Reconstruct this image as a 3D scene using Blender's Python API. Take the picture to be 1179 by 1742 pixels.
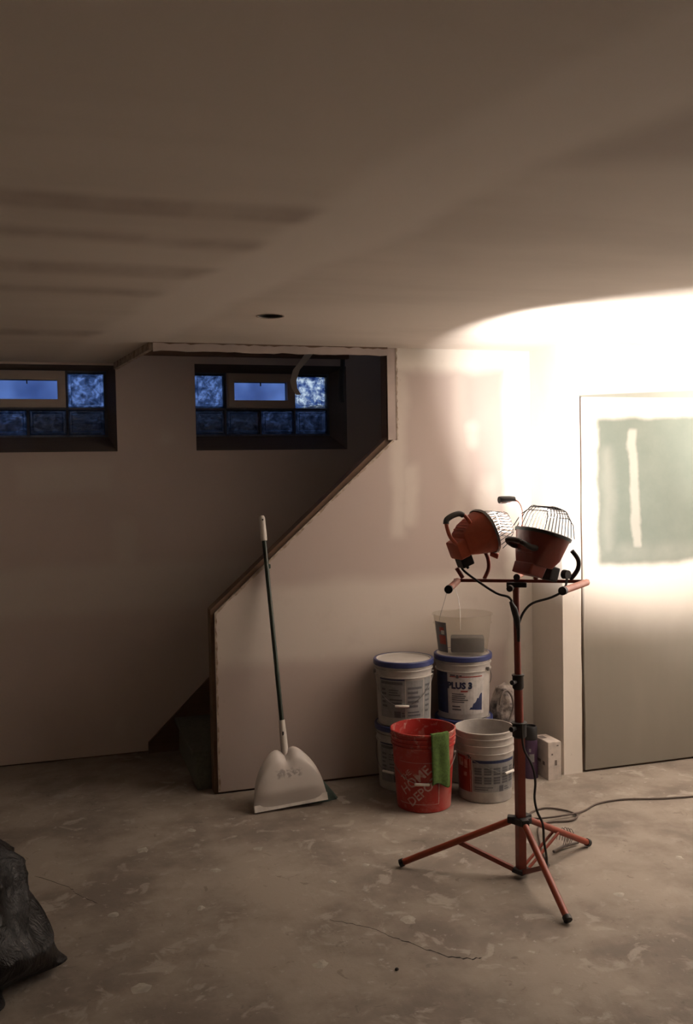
import bpy, bmesh, math, random
from math import sin, cos, pi, radians as R, atan2, sqrt, exp
from mathutils import Vector, Matrix, noise
from mathutils.geometry import tessellate_polygon

for o in list(bpy.data.objects): bpy.data.objects.remove(o, do_unlink=True)
S = bpy.context.scene
C = S.collection

# ------------------------------------------------------------------ camera
cam = bpy.data.cameras.new('camera'); co = bpy.data.objects.new('camera', cam); C.objects.link(co)
yaw, pitch, roll = R(17.14824583), R(-2.28136659), R(-1.05953243)
f_ = Vector((sin(yaw)*cos(pitch), cos(yaw)*cos(pitch), sin(pitch)))
r_ = Vector((cos(yaw), -sin(yaw), 0)); u_ = r_.cross(f_)
rr = cos(roll)*r_ + sin(roll)*u_; uu = -sin(roll)*r_ + cos(roll)*u_
m = Matrix((rr, uu, -f_)).transposed().to_4x4(); m.translation = Vector((0, 0, 1.53)); co.matrix_world = m
cam.sensor_fit = 'VERTICAL'; cam.sensor_height = 36; cam.lens = 36*1600/1742; cam.clip_start = .05
S.camera = co

# ------------------------------------------------------------------ world: dusk sky outside the basement windows
w = bpy.data.worlds.new('world'); S.world = w; w.use_nodes = True
bg = w.node_tree.nodes['Background']; bg.inputs[0].default_value = (.55, .71, 1, 1); bg.inputs[1].default_value = 1.55

# ------------------------------------------------------------------ light and exposure
CORE_POWER = 1700; FLOOD_POWER = 520; LAMP_COLOR = (1, .935, .90)
CORE_DIR = Vector((.97, -.05, .28)); FLOOD_DIR = Vector((.86, .32, .42))
LAMP_POS = Vector((1.535, 3.225, 1.306))
LAMP_F = Vector((.94, .06, .36)).normalized()
S.view_settings.view_transform = 'Standard'; S.view_settings.look = 'None'
S.view_settings.gamma = 1; S.view_settings.use_curve_mapping = False
S.view_settings.exposure = -.30

# ------------------------------------------------------------------ node helpers
class T:
    def __init__(s, name):
        s.m = bpy.data.materials.new(name); s.m.use_nodes = True; s.nt = s.m.node_tree; s.n = s.nt.nodes
        s.b = s.n['Principled BSDF']; s.out = s.n['Material Output']
        s._pos = None
    def link(s, a, b): s.nt.links.new(a, b)
    def put(s, sock, v):
        if hasattr(v, 'is_linked') or isinstance(v, bpy.types.NodeSocket): s.link(v, sock)
        else: sock.default_value = v
    def math(s, op, a, b=0., c=None, clamp=False):
        n = s.n.new('ShaderNodeMath'); n.operation = op; n.use_clamp = clamp
        s.put(n.inputs[0], a); s.put(n.inputs[1], b)
        if c is not None: s.put(n.inputs[2], c)
        return n.outputs[0]
    def add(s, a, b): return s.math('ADD', a, b)
    def mul(s, a, b): return s.math('MULTIPLY', a, b)
    def pos(s):
        if not s._pos:
            g = s.n.new('ShaderNodeNewGeometry'); x = s.n.new('ShaderNodeSeparateXYZ'); s.link(g.outputs['Position'], x.inputs[0])
            s._pos = (g.outputs['Position'], x.outputs[0], x.outputs[1], x.outputs[2])
        return s._pos
    def noise(s, scale, detail=3, rough=.55, vec=None, stretch=None, dist=0):
        n = s.n.new('ShaderNodeTexNoise'); n.inputs['Scale'].default_value = scale; n.inputs['Detail'].default_value = detail
        n.inputs['Roughness'].default_value = rough; n.inputs['Distortion'].default_value = dist
        v = vec if vec is not None else s.pos()[0]
        if stretch:
            mp = s.n.new('ShaderNodeMapping'); mp.inputs['Scale'].default_value = stretch; s.link(v, mp.inputs[0]); v = mp.outputs[0]
        s.link(v, n.inputs['Vector']); return n.outputs['Fac']
    def step(s, v, a, b, lo=0., hi=1.):
        n = s.n.new('ShaderNodeMapRange'); n.interpolation_type = 'SMOOTHSTEP'
        s.put(n.inputs[0], v); n.inputs[1].default_value = a; n.inputs[2].default_value = b
        n.inputs[3].default_value = lo; n.inputs[4].default_value = hi; return n.outputs[0]
    def band(s, v, a, b, soft):
        return s.mul(s.step(v, a-soft, a+soft), s.step(v, b-soft, b+soft, 1., 0.))
    def box(s, u, a, b, v, c, d, soft=.02): return s.mul(s.band(u, a, b, soft), s.band(v, c, d, soft))
    def mx(s, a, b): return s.math('MAXIMUM', a, b)
    def mix(s, f, a, b):
        n = s.n.new('ShaderNodeMix'); n.data_type = 'RGBA'; s.put(n.inputs[0], f)
        for k, v in ((6, a), (7, b)):
            if isinstance(v, tuple): n.inputs[k].default_value = (*v, 1) if len(v) == 3 else v
            else: s.link(v, n.inputs[k])
        return n.outputs[2]
    def col(s, v):
        if isinstance(v, tuple): s.b.inputs['Base Color'].default_value = (*v, 1)
        else: s.link(v, s.b.inputs['Base Color'])
    def bump(s, h, st=.3, dist=.01):
        n = s.n.new('ShaderNodeBump'); n.inputs['Strength'].default_value = st; n.inputs['Distance'].default_value = dist
        s.link(h, n.inputs['Height']); s.link(n.outputs[0], s.b.inputs['Normal'])

def objcoord(t):
    n = t.n.new('ShaderNodeTexCoord'); return n.outputs['Object']

def mat(name, c, rough=.6, metal=0., var=.12, scale=20, bump=.15, alt=None, spec=None):
    t = T(name); oc = objcoord(t)
    nz = t.noise(scale, 4, .6, oc)
    c2 = alt if alt else tuple(x*(1-var*2) for x in c)
    t.col(t.mix(t.step(nz, .35, .7), c, c2))
    t.b.inputs['Roughness'].default_value = rough; t.b.inputs['Metallic'].default_value = metal
    if spec is not None: t.b.inputs['Specular IOR Level'].default_value = spec
    if bump: t.bump(t.noise(scale*4, 3, .6, oc), bump, .003)
    return t.m

PAPER = (.50, .415, .37); MUD = (.70, .64, .565)
# ---- wall materials: bare drywall paper with bands of joint compound
def m_stair_wall():
    t = T('drywall_with_joint_compound'); P, x, y, z = t.pos()
    wob = t.mul(t.add(t.noise(3, 3), -.5), .09)
    xx = t.add(x, wob); zz = t.add(z, t.mul(t.add(t.noise(2.2, 3), -.5), .12))
    m1 = t.band(zz, .62, 1.0, .05)                       # horizontal joint
    m2 = t.step(xx, 2.22, 2.28)                         # inside corner
    m3 = t.step(zz, 2.01, 2.09)                          # under the ceiling
    k = t.mul(m1, .55)
    k = t.mx(k, m2); k = t.mx(k, m3)
    for (a, b, c, d, s_) in ((1.68, 1.76, 1.26, 1.57, .03), (1.62, 1.70, 1.2, 2.1, .03), (2.02, 2.09, 1.66, 1.78, .03), (2.08, 2.22, 1.3, 1.5, .05), (1.20, 1.26, .62, .72, .03), (1.55, 1.62, .80, .86, .02)):
        k = t.mx(k, t.mul(t.box(xx, a, b, zz, c, d, s_), .55))
    k = t.mx(k, t.mul(t.band(xx, 1.96, 2.03, .03), .25))
    k = t.mul(k, t.step(t.noise(9, 4), .2, .45, .75, 1))
    base = t.mix(t.noise(1.7, 3), PAPER, tuple(v*.9 for v in PAPER))
    t.col(t.mix(k, base, MUD)); t.b.inputs['Roughness'].default_value = .8
    t.b.inputs['Specular IOR Level'].default_value = .2
    t.bump(t.add(t.mul(k, .4), t.mul(t.noise(60, 3, .6), .25)), .25, .004)
    return t.m
def m_far_wall():
    t = T('drywall_far'); P, x, y, z = t.pos()
    xx = t.add(x, t.mul(t.add(t.noise(3, 3), -.5), .1)); zz = t.add(z, t.mul(t.add(t.noise(2.2, 3), -.5), .12))
    k = t.mul(t.band(zz, .80, 1.06, .05), .5)
    for (a, b, c, d) in ((.55, .62, 1.72, 1.80), (-.2, .3, 1.45, 1.62), (.30, .42, 1.0, 1.3), (.28, .33, .12, .2)):
        k = t.mx(k, t.mul(t.box(xx, a, b, zz, c, d, .04), .4))
    k = t.mul(k, t.step(t.noise(9, 4), .2, .45, .7, 1))
    base = t.mix(t.noise(1.7, 3), tuple(v*1.32 for v in PAPER), tuple(v*1.12 for v in PAPER))
    t.col(t.mix(k, base, MUD)); t.b.inputs['Roughness'].default_value = .85; t.b.inputs['Specular IOR Level'].default_value = .2
    t.bump(t.noise(60, 3, .6), .15, .004)
    return t.m
def m_right_wall():
    t = T('green_board_with_joint_compound'); P, x, y, z = t.pos()
    xx = t.add(x, t.mul(t.add(t.noise(5, 4), -.5), .07)); zz = t.add(z, t.mul(t.add(t.noise(4, 4), -.5), .06))
    g = t.box(xx, 2.60, 3.30, zz, 1.045, 1.80, .026)
    tt = t.add(t.step(z, 1.1, 1.7, -.015, .005), xx)
    st = t.box(tt, 2.79, 2.845, zz, 1.13, 1.73, .012)
    st = t.mx(st, t.mul(t.box(xx, 2.63, 2.70, zz, 1.1, 1.65, .04), .4))
    st = t.mx(st, t.mul(t.band(z, 1.045, 1.15, .04), t.mul(t.noise(7, 3), .5)))
    g = t.mul(g, t.math('SUBTRACT', 1., t.mul(st, .33)))
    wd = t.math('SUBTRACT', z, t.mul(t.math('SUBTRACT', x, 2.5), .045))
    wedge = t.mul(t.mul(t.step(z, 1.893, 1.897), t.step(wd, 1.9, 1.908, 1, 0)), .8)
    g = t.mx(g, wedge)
    GR = (.125, .15, .125)
    green = t.mix(t.noise(6, 4, .65), GR, (.19, .21, .175))
    low_shade = t.step(zz, .60, 1.0)
    base = t.mix(low_shade, t.mix(t.noise(2.5, 4, .6, stretch=(3, 3, .6)), (.215, .195, .16), (.26, .23, .19)), MUD)  # bare paper low down, darkened in the colour to stand for shade
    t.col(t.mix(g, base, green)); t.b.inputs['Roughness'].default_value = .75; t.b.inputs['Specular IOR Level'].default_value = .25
    t.bump(t.add(t.mul(t.math('SUBTRACT', 1., g), .4), t.mul(t.noise(50, 3, .6), .2)), .2, .004)
    return t.m
def m_ceiling():
    t = T('ceiling_drywall'); P, x, y, z = t.pos()
    xx = t.add(x, t.mul(t.add(t.noise(1.5, 3), -.5), .16)); yy = t.add(y, t.mul(t.add(t.noise(1.3, 3), -.5), .12))
    line = t.math('SUBTRACT', xx, t.mul(t.math('SUBTRACT', 3.3, yy), .20))
    j1 = t.band(line, .38, .68, .05)
    j2 = t.mul(t.band(t.math('SUBTRACT', xx, t.mul(t.math('SUBTRACT', 3.3, yy), .25)), .50, .86, .1), .0)
    left = t.step(line, .36, .44, 1, 0)
    dk = t.band(yy, 2.17, 2.31, .04)
    for a, b in ((2.50, 2.60), (2.86, 3.02), (3.24, 3.36), (4.15, 4.32)):
        dk = t.mx(dk, t.band(yy, a, b, .06))
    dk = t.mul(dk, left)
    mid = t.mul(t.step(t.noise(1.2, 4, .6, stretch=(.5, 1.6, 1)), .42, .68), .55)
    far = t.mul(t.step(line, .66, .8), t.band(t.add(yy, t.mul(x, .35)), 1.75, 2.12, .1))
    base = t.mix(mid, (.70, .62, .54), (.58, .505, .435))
    c = t.mix(t.mul(j1, .85), base, (.78, .70, .62))
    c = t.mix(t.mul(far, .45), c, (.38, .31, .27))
    c = t.mix(t.mul(dk, t.step(t.noise(2.5, 3, .6, stretch=(2, .6, 1)), .3, .7, .25, .6)), c, (.34, .26, .215))
    t.col(c); t.b.inputs['Roughness'].default_value = .85; t.b.inputs['Specular IOR Level'].default_value = .2
    t.bump(t.noise(40, 3, .6), .12, .004)
    return t.m
def m_floor():
    t = T('dusty_concrete'); P, x, y, z = t.pos()
    n1 = t.noise(2.2, 6, .62); n2 = t.noise(9, 5, .6, dist=.6); n3 = t.noise(26, 4, .6)
    base = t.mix(t.step(n1, .38, .64), (.325, .28, .235), (.195, .163, .136))
    spl = t.step(n2, .56, .66); sp2 = t.step(n3, .62, .72)
    dust = t.mul(t.step(t.noise(1.1, 3), .35, .6, .35, 1), .75)
    c = t.mix(t.mul(spl, t.mul(dust, .8)), base, (.44, .395, .34))
    c = t.mix(t.mul(sp2, t.mul(dust, .6)), c, (.56, .52, .47))
    c = t.mix(t.mul(t.step(t.noise(14, 5, .7, dist=1.2), .6, .7), .45), c, (.11, .09, .075))
    t.col(c); t.b.inputs['Roughness'].default_value = .75; t.b.inputs['Specular IOR Level'].default_value = .3
    t.bump(t.add(t.mul(n2, .5), t.mul(t.noise(70, 4, .7), .5)), .3, .006)
    return t.m
def m_wood(name, a, b):
    t = T(name); oc = objcoord(t)
    t.col(t.mix(t.noise(6, 5, .6, oc, (1, 12, 12)), a, b)); t.b.inputs['Roughness'].default_value = .75
    t.bump(t.noise(10, 4, .6, oc, (1, 14, 14)), .2, .003); return t.m
def m_red_bucket():
    t = T('red_plastic_with_plaster'); oc = objcoord(t); sp = t.n.new('ShaderNodeSeparateXYZ'); t.link(oc, sp.inputs[0])
    k = t.mul(t.step(t.noise(22, 5, .7, oc, dist=.7), .50, .66), t.step(sp.outputs[2], .24, .36, .14, 1.))
    k2 = t.mul(t.step(t.noise(40, 4, .6, oc), .52, .7), t.mul(t.step(sp.outputs[2], .0, .08, 1, 0), .5))
    k3 = t.mul(t.mul(t.step(sp.outputs[0], .05, .15), t.step(t.noise(9, 5, .6, oc), .45, .6)), .55)
    t.col(t.mix(t.mx(t.mx(k, k2), k3), (.36, .022, .017), (.50, .29, .24))); t.b.inputs['Roughness'].default_value = .5
    return t.m
def m_glass_block(name, tint, dark, sc, seed):
    t = T(name); oc = objcoord(t)
    tr = t.n.new('ShaderNodeBsdfTransparent'); gl = t.n.new('ShaderNodeBsdfGlossy'); rf = t.n.new('ShaderNodeBsdfRefraction')
    mp = t.n.new('ShaderNodeMapping'); mp.inputs['Location'].default_value = (seed*3.1, seed*1.7, 0); t.link(oc, mp.inputs[0])
    nz = t.noise(sc, 5, .65, mp.outputs[0], dist=.5)
    t.link(t.mix(t.step(nz, .42, .60), dark, tint), tr.inputs[0]); t.link(t.mix(t.step(nz, .35, .6), dark, tint), rf.inputs[0])
    rf.inputs['Roughness'].default_value = .15; rf.inputs['IOR'].default_value = 1.25
    gl.inputs['Roughness'].default_value = .12; gl.inputs[0].default_value = (.75, .8, .85, 1)
    bp = t.n.new('ShaderNodeBump'); bp.inputs['Strength'].default_value = .7; bp.inputs['Distance'].default_value = .02
    t.link(nz, bp.inputs['Height']); t.link(bp.outputs[0], gl.inputs['Normal']); t.link(bp.outputs[0], rf.inputs['Normal'])
    a = t.n.new('ShaderNodeMixShader'); a.inputs[0].default_value = .35; t.link(tr.outputs[0], a.inputs[1]); t.link(rf.outputs[0], a.inputs[2])
    b = t.n.new('ShaderNodeMixShader'); b.inputs[0].default_value = .08; t.link(a.outputs[0], b.inputs[1]); t.link(gl.outputs[0], b.inputs[2])
    t.link(b.outputs[0], t.out.inputs[0]); return t.m
def m_clear(name, tint, fac, rough=.3, body=(.6, .55, .5)):
    t = T(name)
    tr = t.n.new('ShaderNodeBsdfTransparent'); tr.inputs[0].default_value = (*tint, 1)
    t.b.inputs['Base Color'].default_value = (*body, 1); t.b.inputs['Roughness'].default_value = rough
    a = t.n.new('ShaderNodeMixShader'); a.inputs[0].default_value = fac
    t.link(tr.outputs[0], a.inputs[1]); t.link(t.b.outputs[0], a.inputs[2]); t.link(a.outputs[0], t.out.inputs[0]); return t.m
def m_emit(name, c, s):
    t = T(name); e = t.n.new('ShaderNodeEmission'); e.inputs[0].default_value = (*c, 1); e.inputs[1].default_value = s
    t.link(e.outputs[0], t.out.inputs[0]); return t.m

M = dict(
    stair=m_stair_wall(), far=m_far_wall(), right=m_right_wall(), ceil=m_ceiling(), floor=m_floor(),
    pale=mat('pale_skimmed_wall', (.80, .74, .67), .8, var=.02, scale=3, bump=.1), plain=mat('plain_drywall', PAPER, .85, scale=3, bump=.1), mud=mat('joint_compound', MUD, .8, var=.03, scale=3),
    bead=mat('raw_edge_paper', (.47, .39, .31), .85, var=.25, scale=30, alt=(.24, .17, .12)),
    stud=m_wood('stud_wood', (.19, .115, .07), (.10, .06, .038)), darkwood=m_wood('dark_window_wood', (.15, .12, .10), (.10, .08, .066)),
    ventwood=m_wood('vent_frame_wood', (.52, .44, .38), (.42, .35, .30)), carpet=mat('green_grey_carpet', (.16, .17, .135), .95, scale=60, bump=.6),
    rust=mat('orange_painted_steel', (.30, .052, .024), .42, var=.15, scale=12, spec=.5), rustd=mat('dark_red_painted_steel', (.20, .032, .018), .45, scale=12),
    lampred=mat('orange_red_enamel', (.50, .10, .05), .45, scale=10), blk=mat('black_rubber', (.012, .011, .011), .55, scale=30),
    dgrey=mat('dark_grey_plastic', (.05, .045, .042), .5, scale=30), steel=mat('steel_wire', (.30, .29, .28), .35, 1., scale=50, bump=0),
    salmon=mat('worn_orange_tube', (.55, .20, .13), .5, alt=(.42, .12, .07), scale=14),
    white=mat('white_plastic', (.50, .47, .435), .45, var=.05, scale=8), white2=mat('dusty_white_plastic', (.44, .405, .37), .55, var=.12, scale=14),
    pan=mat('scuffed_white_plastic', (.68, .625, .56), .5, var=.1, scale=9), blue=mat('blue_plastic', (.030, .042, .145), .4, scale=20),
    grip=mat('grip_white', (.78, .74, .68), .4, scale=20, bump=0), green_h=mat('dark_green_enamel', (.018, .030, .018), .35, scale=20, bump=0),
    bristle=mat('dark_green_bristle', (.05, .075, .06), .8, scale=80, bump=.6), cloth=mat('green_microfibre', (.085, .155, .03), .95, var=.15, scale=90, bump=.8),
    red=m_red_bucket(), lbl=mat('label_grey', (.25, .25, .245), .5, scale=30, bump=0), lbl_d=mat('label_print_dark', (.10, .10, .11), .5, scale=30, bump=0),
    lbl_b=mat('label_print_blue', (.014, .024, .085), .5, scale=30, bump=0), lbl_n=mat('label_navy', (.012, .018, .06), .5, scale=30, bump=0),
    lbl_r=mat('label_print_red', (.28, .03, .02), .5, scale=30, bump=0), lbl_w=mat('label_white', (.50, .475, .45), .5, scale=30, bump=0),
    stencil=mat('faded_white_print', (.52, .34, .30), .6, alt=(.40, .14, .11), scale=45, bump=0),
    clearpl=m_clear('cloudy_clear_plastic', (.95, .94, .92), .07, .3, (.6, .56, .52)), sponge=mat('grey_foam', (.09, .085, .08), .95, scale=70, bump=.8),
    cord=mat('black_cord', (.02, .016, .014), .5, scale=30, bump=0), cordb=mat('dusty_brown_cord', (.10, .07, .055), .6, scale=30, bump=0),
    purple=mat('purple_tin', (.055, .025, .06), .35, scale=20, bump=0), carton=mat('white_carton', (.58, .51, .45), .7, var=.1, scale=25, bump=.1),
    spot=mat('grey_print', (.16, .13, .115), .7, scale=40, bump=0), bagclear=mat('crumpled_paper_bag', (.42, .36, .315), .55, alt=(.085, .07, .075), scale=22, bump=.9),
    soil=mat('window_well_soil', (.10, .095, .10), .9, scale=14, bump=.8), mortar=mat('mortar', (.14, .16, .20), .8, scale=30),
    crack=mat('crack_dark', (.035, .027, .022), .9, scale=30), splat=mat('dried_compound', (.42, .38, .325), .8, scale=30),
    lens=m_clear('lens_glass', (.95, .95, .95), .12, .1, (.5, .5, .5)), refl=mat('reflector_aluminium', (.7, .7, .68), .3, .9, scale=60, bump=.1),
    bulb=m_emit('halogen_tube', (1, .87, .68), 260), lensglow=m_emit('lit_lens_glass', (1, .9, .76), 6),
)
# black bin liner: glossy thin plastic
t = T('black_bin_liner'); t.col((.009, .008, .008)); t.b.inputs['Roughness'].default_value = .34; t.b.inputs['Specular IOR Level'].default_value = .28
oc = objcoord(t); t.bump(t.noise(16, 5, .7, oc, (1, 1, .5), dist=1.5), .6, .02); M['binbag'] = t.m
# frosted pane of the small vents
t = T('frosted_vent_pane'); tr = t.n.new('ShaderNodeBsdfTransparent'); oc = objcoord(t)
t.link(t.mix(t.step(t.noise(5, 2, .5, oc), .3, .7), (.38, .46, .64), (.23, .29, .45)), tr.inputs[0])
gl = t.n.new('ShaderNodeBsdfGlossy'); gl.inputs['Roughness'].default_value = .2
a = t.n.new('ShaderNodeMixShader'); a.inputs[0].default_value = .05; t.link(tr.outputs[0], a.inputs[1]); t.link(gl.outputs[0], a.inputs[2]); t.link(a.outputs[0], t.out.inputs[0])
M['pane'] = t.m
M['gb_dark'] = m_glass_block('glass_block_dull', (.30, .34, .42, 1), (.10, .12, .16, 1), 30, 1)
M['gb_mid'] = m_glass_block('glass_block_blue', (.45, .53, .70, 1), (.10, .14, .22, 1), 22, 2)
M['gb_top'] = m_glass_block('glass_block_bright', (1, .98, .90, 1), (.10, .17, .36, 1), 24, 3)

# ------------------------------------------------------------------ mesh helpers
def link_mesh(name, verts, faces, material, parent=None, smooth=False, mats=None, idx=None):
    me = bpy.data.meshes.new(name); me.from_pydata([tuple(v) for v in verts], [], faces); me.validate(); me.update()
    o = bpy.data.objects.new(name, me); C.objects.link(o)
    for k in (mats or [material]): me.materials.append(k)
    if idx:
        for p, i in zip(me.polygons, idx): p.material_index = i
    if smooth:
        for p in me.polygons: p.use_smooth = True
        try: me.set_sharp_from_angle(angle=R(38))
        except Exception: pass
    if parent: o.parent = parent
    return o
class MB:
    def __init__(s): s.v = []; s.f = []
    def add(s, v, f):
        n = len(s.v); s.v += [Vector(p) for p in v]; s.f += [[i+n for i in q] for q in f]; return s
    def xf(s, mtx): s.v = [mtx @ p for p in s.v]; return s
    def box(s, c, d, rot=None, bev=0):
        bm = bmesh.new(); bmesh.ops.create_cube(bm, size=1); bmesh.ops.scale(bm, vec=d, verts=bm.verts)
        if bev: bmesh.ops.bevel(bm, geom=bm.edges[:], offset=bev, segments=2, affect='EDGES', profile=.6)
        if rot: bmesh.ops.transform(bm, matrix=rot.to_4x4(), verts=bm.verts)
        bmesh.ops.translate(bm, vec=c, verts=bm.verts); bm.verts.index_update()
        s.add([v.co.copy() for v in bm.verts], [[v.index for v in f.verts] for f in bm.faces]); bm.free(); return s
    def bb(s, a, b, bev=0):
        return s.box([(a[i]+b[i])/2 for i in range(3)], [abs(b[i]-a[i]) for i in range(3)], None, bev)
    def tube(s, pts, r, seg=10, cap=True, sub=0, sq=False):
        pts = [Vector(p) for p in pts]
        if sub:
            q = []; n = len(pts)
            for i in range(n-1):
                p0, p1, p2, p3 = pts[max(i-1, 0)], pts[i], pts[i+1], pts[min(i+2, n-1)]
                for k in range(sub):
                    a = k/sub; q.append(.5*((2*p1)+(p2-p0)*a+(2*p0-5*p1+4*p2-p3)*a*a+(3*p1-p0-3*p2+p3)*a**3))
            q.append(pts[-1]); pts = q
        n = len(pts); rs = r if isinstance(r, (list, tuple)) else [r]*n
        if len(rs) != n: rs = [rs[0]+(rs[-1]-rs[0])*i/(n-1) for i in range(n)]
        tan = [(pts[min(i+1, n-1)]-pts[max(i-1, 0)]).normalized() for i in range(n)]
        ref = Vector((0, 0, 1)) if abs(tan[0].z) < .9 else Vector((1, 0, 0))
        a = tan[0].cross(ref).normalized(); V = []; F = []
        for i in range(n):
            a = (a-tan[i]*a.dot(tan[i])).normalized(); b = tan[i].cross(a)
            for k in range(seg):
                th = 2*pi*k/seg+(pi/4 if sq else 0); V.append(pts[i]+(a*cos(th)+b*sin(th))*rs[i])
        for i in range(n-1):
            for k in range(seg):
                k2 = (k+1) % seg; F.append([i*seg+k, i*seg+k2, (i+1)*seg+k2, (i+1)*seg+k])
        if cap: F.append(list(range(seg))[::-1]); F.append([(n-1)*seg+k for k in range(seg)])
        return s.add(V, F)
    def lathe(s, prof, seg=40, c=(0, 0, 0)):
        V = []; F = []; rings = []
        for r, z in prof:
            if r < 1e-6: rings.append([len(V)]); V.append((c[0], c[1], c[2]+z))
            else:
                rings.append(list(range(len(V), len(V)+seg)))
                V += [(c[0]+r*cos(2*pi*k/seg), c[1]+r*sin(2*pi*k/seg), c[2]+z) for k in range(seg)]
        for a, b in zip(rings, rings[1:]):
            for k in range(seg):
                k2 = (k+1) % seg
                if len(a) == 1 and len(b) == 1: continue
                if len(a) == 1: F.append([a[0], b[k2], b[k]])
                elif len(b) == 1: F.append([a[k], a[k2], b[0]])
                else: F.append([a[k], a[k2], b[k2], b[k]])
        return s.add(V, F)
    def poly(s, loops, to3, thick):
        """extruded polygon with holes; loops are 2D lists, to3(u,v,d) -> 3D"""
        L = [[Vector((u, v, 0)) for u, v in l] for l in loops]
        flat = [p for l in L for p in l]; tris = tessellate_polygon(L); n = len(flat); V = []; F = []
        for d in (0, thick): V += [to3(p.x, p.y, d) for p in flat]
        F += [list(q) for q in tris]; F += [[i+n for i in q][::-1] for q in tris]
        k = 0
        for l in L:
            c = len(l)
            for i in range(c): a, b = k+i, k+(i+1) % c; F.append([a, b, b+n, a+n])
            k += c
        return s.add(V, F)
    def build(s, name, material, parent=None, smooth=False, fix=True):
        o = link_mesh(name, s.v, s.f, material, parent, False)
        if fix:
            bm = bmesh.new(); bm.from_mesh(o.data); bmesh.ops.recalc_face_normals(bm, faces=bm.faces); bm.to_mesh(o.data); bm.free()
        if smooth:
            for p in o.data.polygons: p.use_smooth = True
            try: o.data.set_sharp_from_angle(angle=R(38))
            except Exception: pass
        return o
PRINTS = ('label_print', 'small_print', 'side_print', 'print_frame', 'printed_mark', 'label_mark', 'cooling_fin', 'mortar_joint')
def tag(o, label=None, cat=None, group=None, kind=None):
    if label: o['label'] = label
    if cat: o['category'] = cat
    if group: o['group'] = group
    if kind: o['kind'] = kind
    return o
def thing(name, label, cat, loc=(0, 0, 0), rz=0, group=None):
    o = bpy.data.objects.new(name, None); C.objects.link(o); o.location = loc; o.rotation_euler = (0, 0, rz); o.empty_display_size = .05
    return tag(o, label, cat, group)
def xz(y): return lambda u, v, d: (u, y+d, v)
def xy(z): return lambda u, v, d: (u, v, z+d)
def struct(o, label, cat): return tag(o, label, cat, None, 'structure')

# ================================================================== SETTING
CZ = 2.16; YS = 4.464; YF = 5.305; YR = 4.15
XL, XR, YB = -2.4, 3.75, -3.2
fl = MB().bb((XL-.1, YB-.1, -.1), (XR+.1, YF+.25, 0)).build('floor', M['floor']); struct(fl, 'dusty stained concrete basement floor', 'floor')
def circle(cx, cy, r, n=28): return [(cx+r*cos(2*pi*k/n), cy+r*sin(2*pi*k/n)) for k in range(n)]
FX, FY = .828, 3.655
ce = MB().poly([[(XL, YB), (XR, YB), (XR, YS+.09), (3.4, YS+.09), (1.60, YS+.09), (1.60, YS), (.45, YS), (.34, YF), (XL, YF)], circle(FX, FY, .052)], xy(CZ), .06).build('ceiling', M['ceil'])
struct(ce, 'unpainted drywall ceiling with smeared bands of joint compound', 'ceiling')
# can behind the round hole in the ceiling
h = thing('ceiling_light_can', 'empty round hole for a recessed light in the ceiling', 'light can', (FX, FY, CZ))
MB().lathe([(.0515, .002), (.0515, .12), (0, .12)], 28).build('can', M['dgrey'], h, True)
MB().lathe([(.050, -.002), (.056, -.002), (.056, -.0005), (.050, -.0005), (.050, -.002)], 28).build('rim', M['bead'], h, True)

# --- stair wall: drywall face over stud framing, cut along the flight
face = [(.707, .012), (2.40, .012), (2.40, CZ), (1.655, CZ), (1.655, 1.70), (1.628, 1.70), (.707, .880)]
sw = MB().poly([face], xz(YS), .0135).build('wall_stair', M['stair']); struct(sw, 'sloped-top drywall wall closing in the staircase', 'wall')
fr = [(.690, 0), (2.40, 0), (2.40, CZ), (1.603, CZ), (1.603, 1.712), (.690, .893)]
MB().poly([fr], xz(YS+.0136), .085).build('stud_frame', M['stud'], sw)['label'] = 'brown stud framing showing past the drywall edge'
# raw strips along the opening
random.seed(4)
def ragged(p, q, w0, w1, nrm, n, jit):
    """strip between p and q in (x,z) with a ragged outer edge"""
    a = []; b = []
    for i in range(n+1):
        t_ = i/n; x = p[0]+(q[0]-p[0])*t_; z = p[1]+(q[1]-p[1])*t_
        a.append((x+nrm[0]*w0, z+nrm[1]*w0)); ww = w1+random.uniform(-jit, jit); b.append((x+nrm[0]*ww, z+nrm[1]*ww))
    return a+b[::-1]
MB().poly([ragged((1.603, CZ-.002), (1.603, 1.70), 0, .050, (1, 0), 22, .003)], xz(YS-.005), .0048).build('jamb_strip', M['plain'], sw)
MB().poly([ragged((1.603, CZ-.002), (1.603, 1.70), .044, .052, (1, 0), 40, .004)], xz(YS-.0066), .0015).build('torn_edge', M['bead'], sw)
MB().poly([ragged((.45, CZ), (1.603, CZ), 0, .040, (0, -1), 30, .003)], xz(YS-.012), .012).build('header_strip', M['plain'], sw)
MB().poly([ragged((.45, CZ), (1.603, CZ), 0, .006, (0, -1), 46, .004)], xz(YS-.0145), .0025).build('torn_edge', M['stud'], sw)
L_ = sqrt(.921**2+.82**2); dn = (.82/L_, -.921/L_)
MB().poly([ragged((.707, .880), (1.628, 1.70), 0, .010, dn, 46, .0035)], xz(YS-.0025), .0024).build('cut_edge', M['bead'], sw)
MB().poly([ragged((.707, .02), (.707, .880), 0, .009, (1, 0), 40, .004)], xz(YS-.0025), .0024).build('cut_edge', M['bead'], sw)
sc = MB().lathe([(0, -.0015), (.004, -.0015), (.005, .0)], 8)
sc.xf(Matrix.Rotation(pi/2, 4, 'X'))
proto = None
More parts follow.
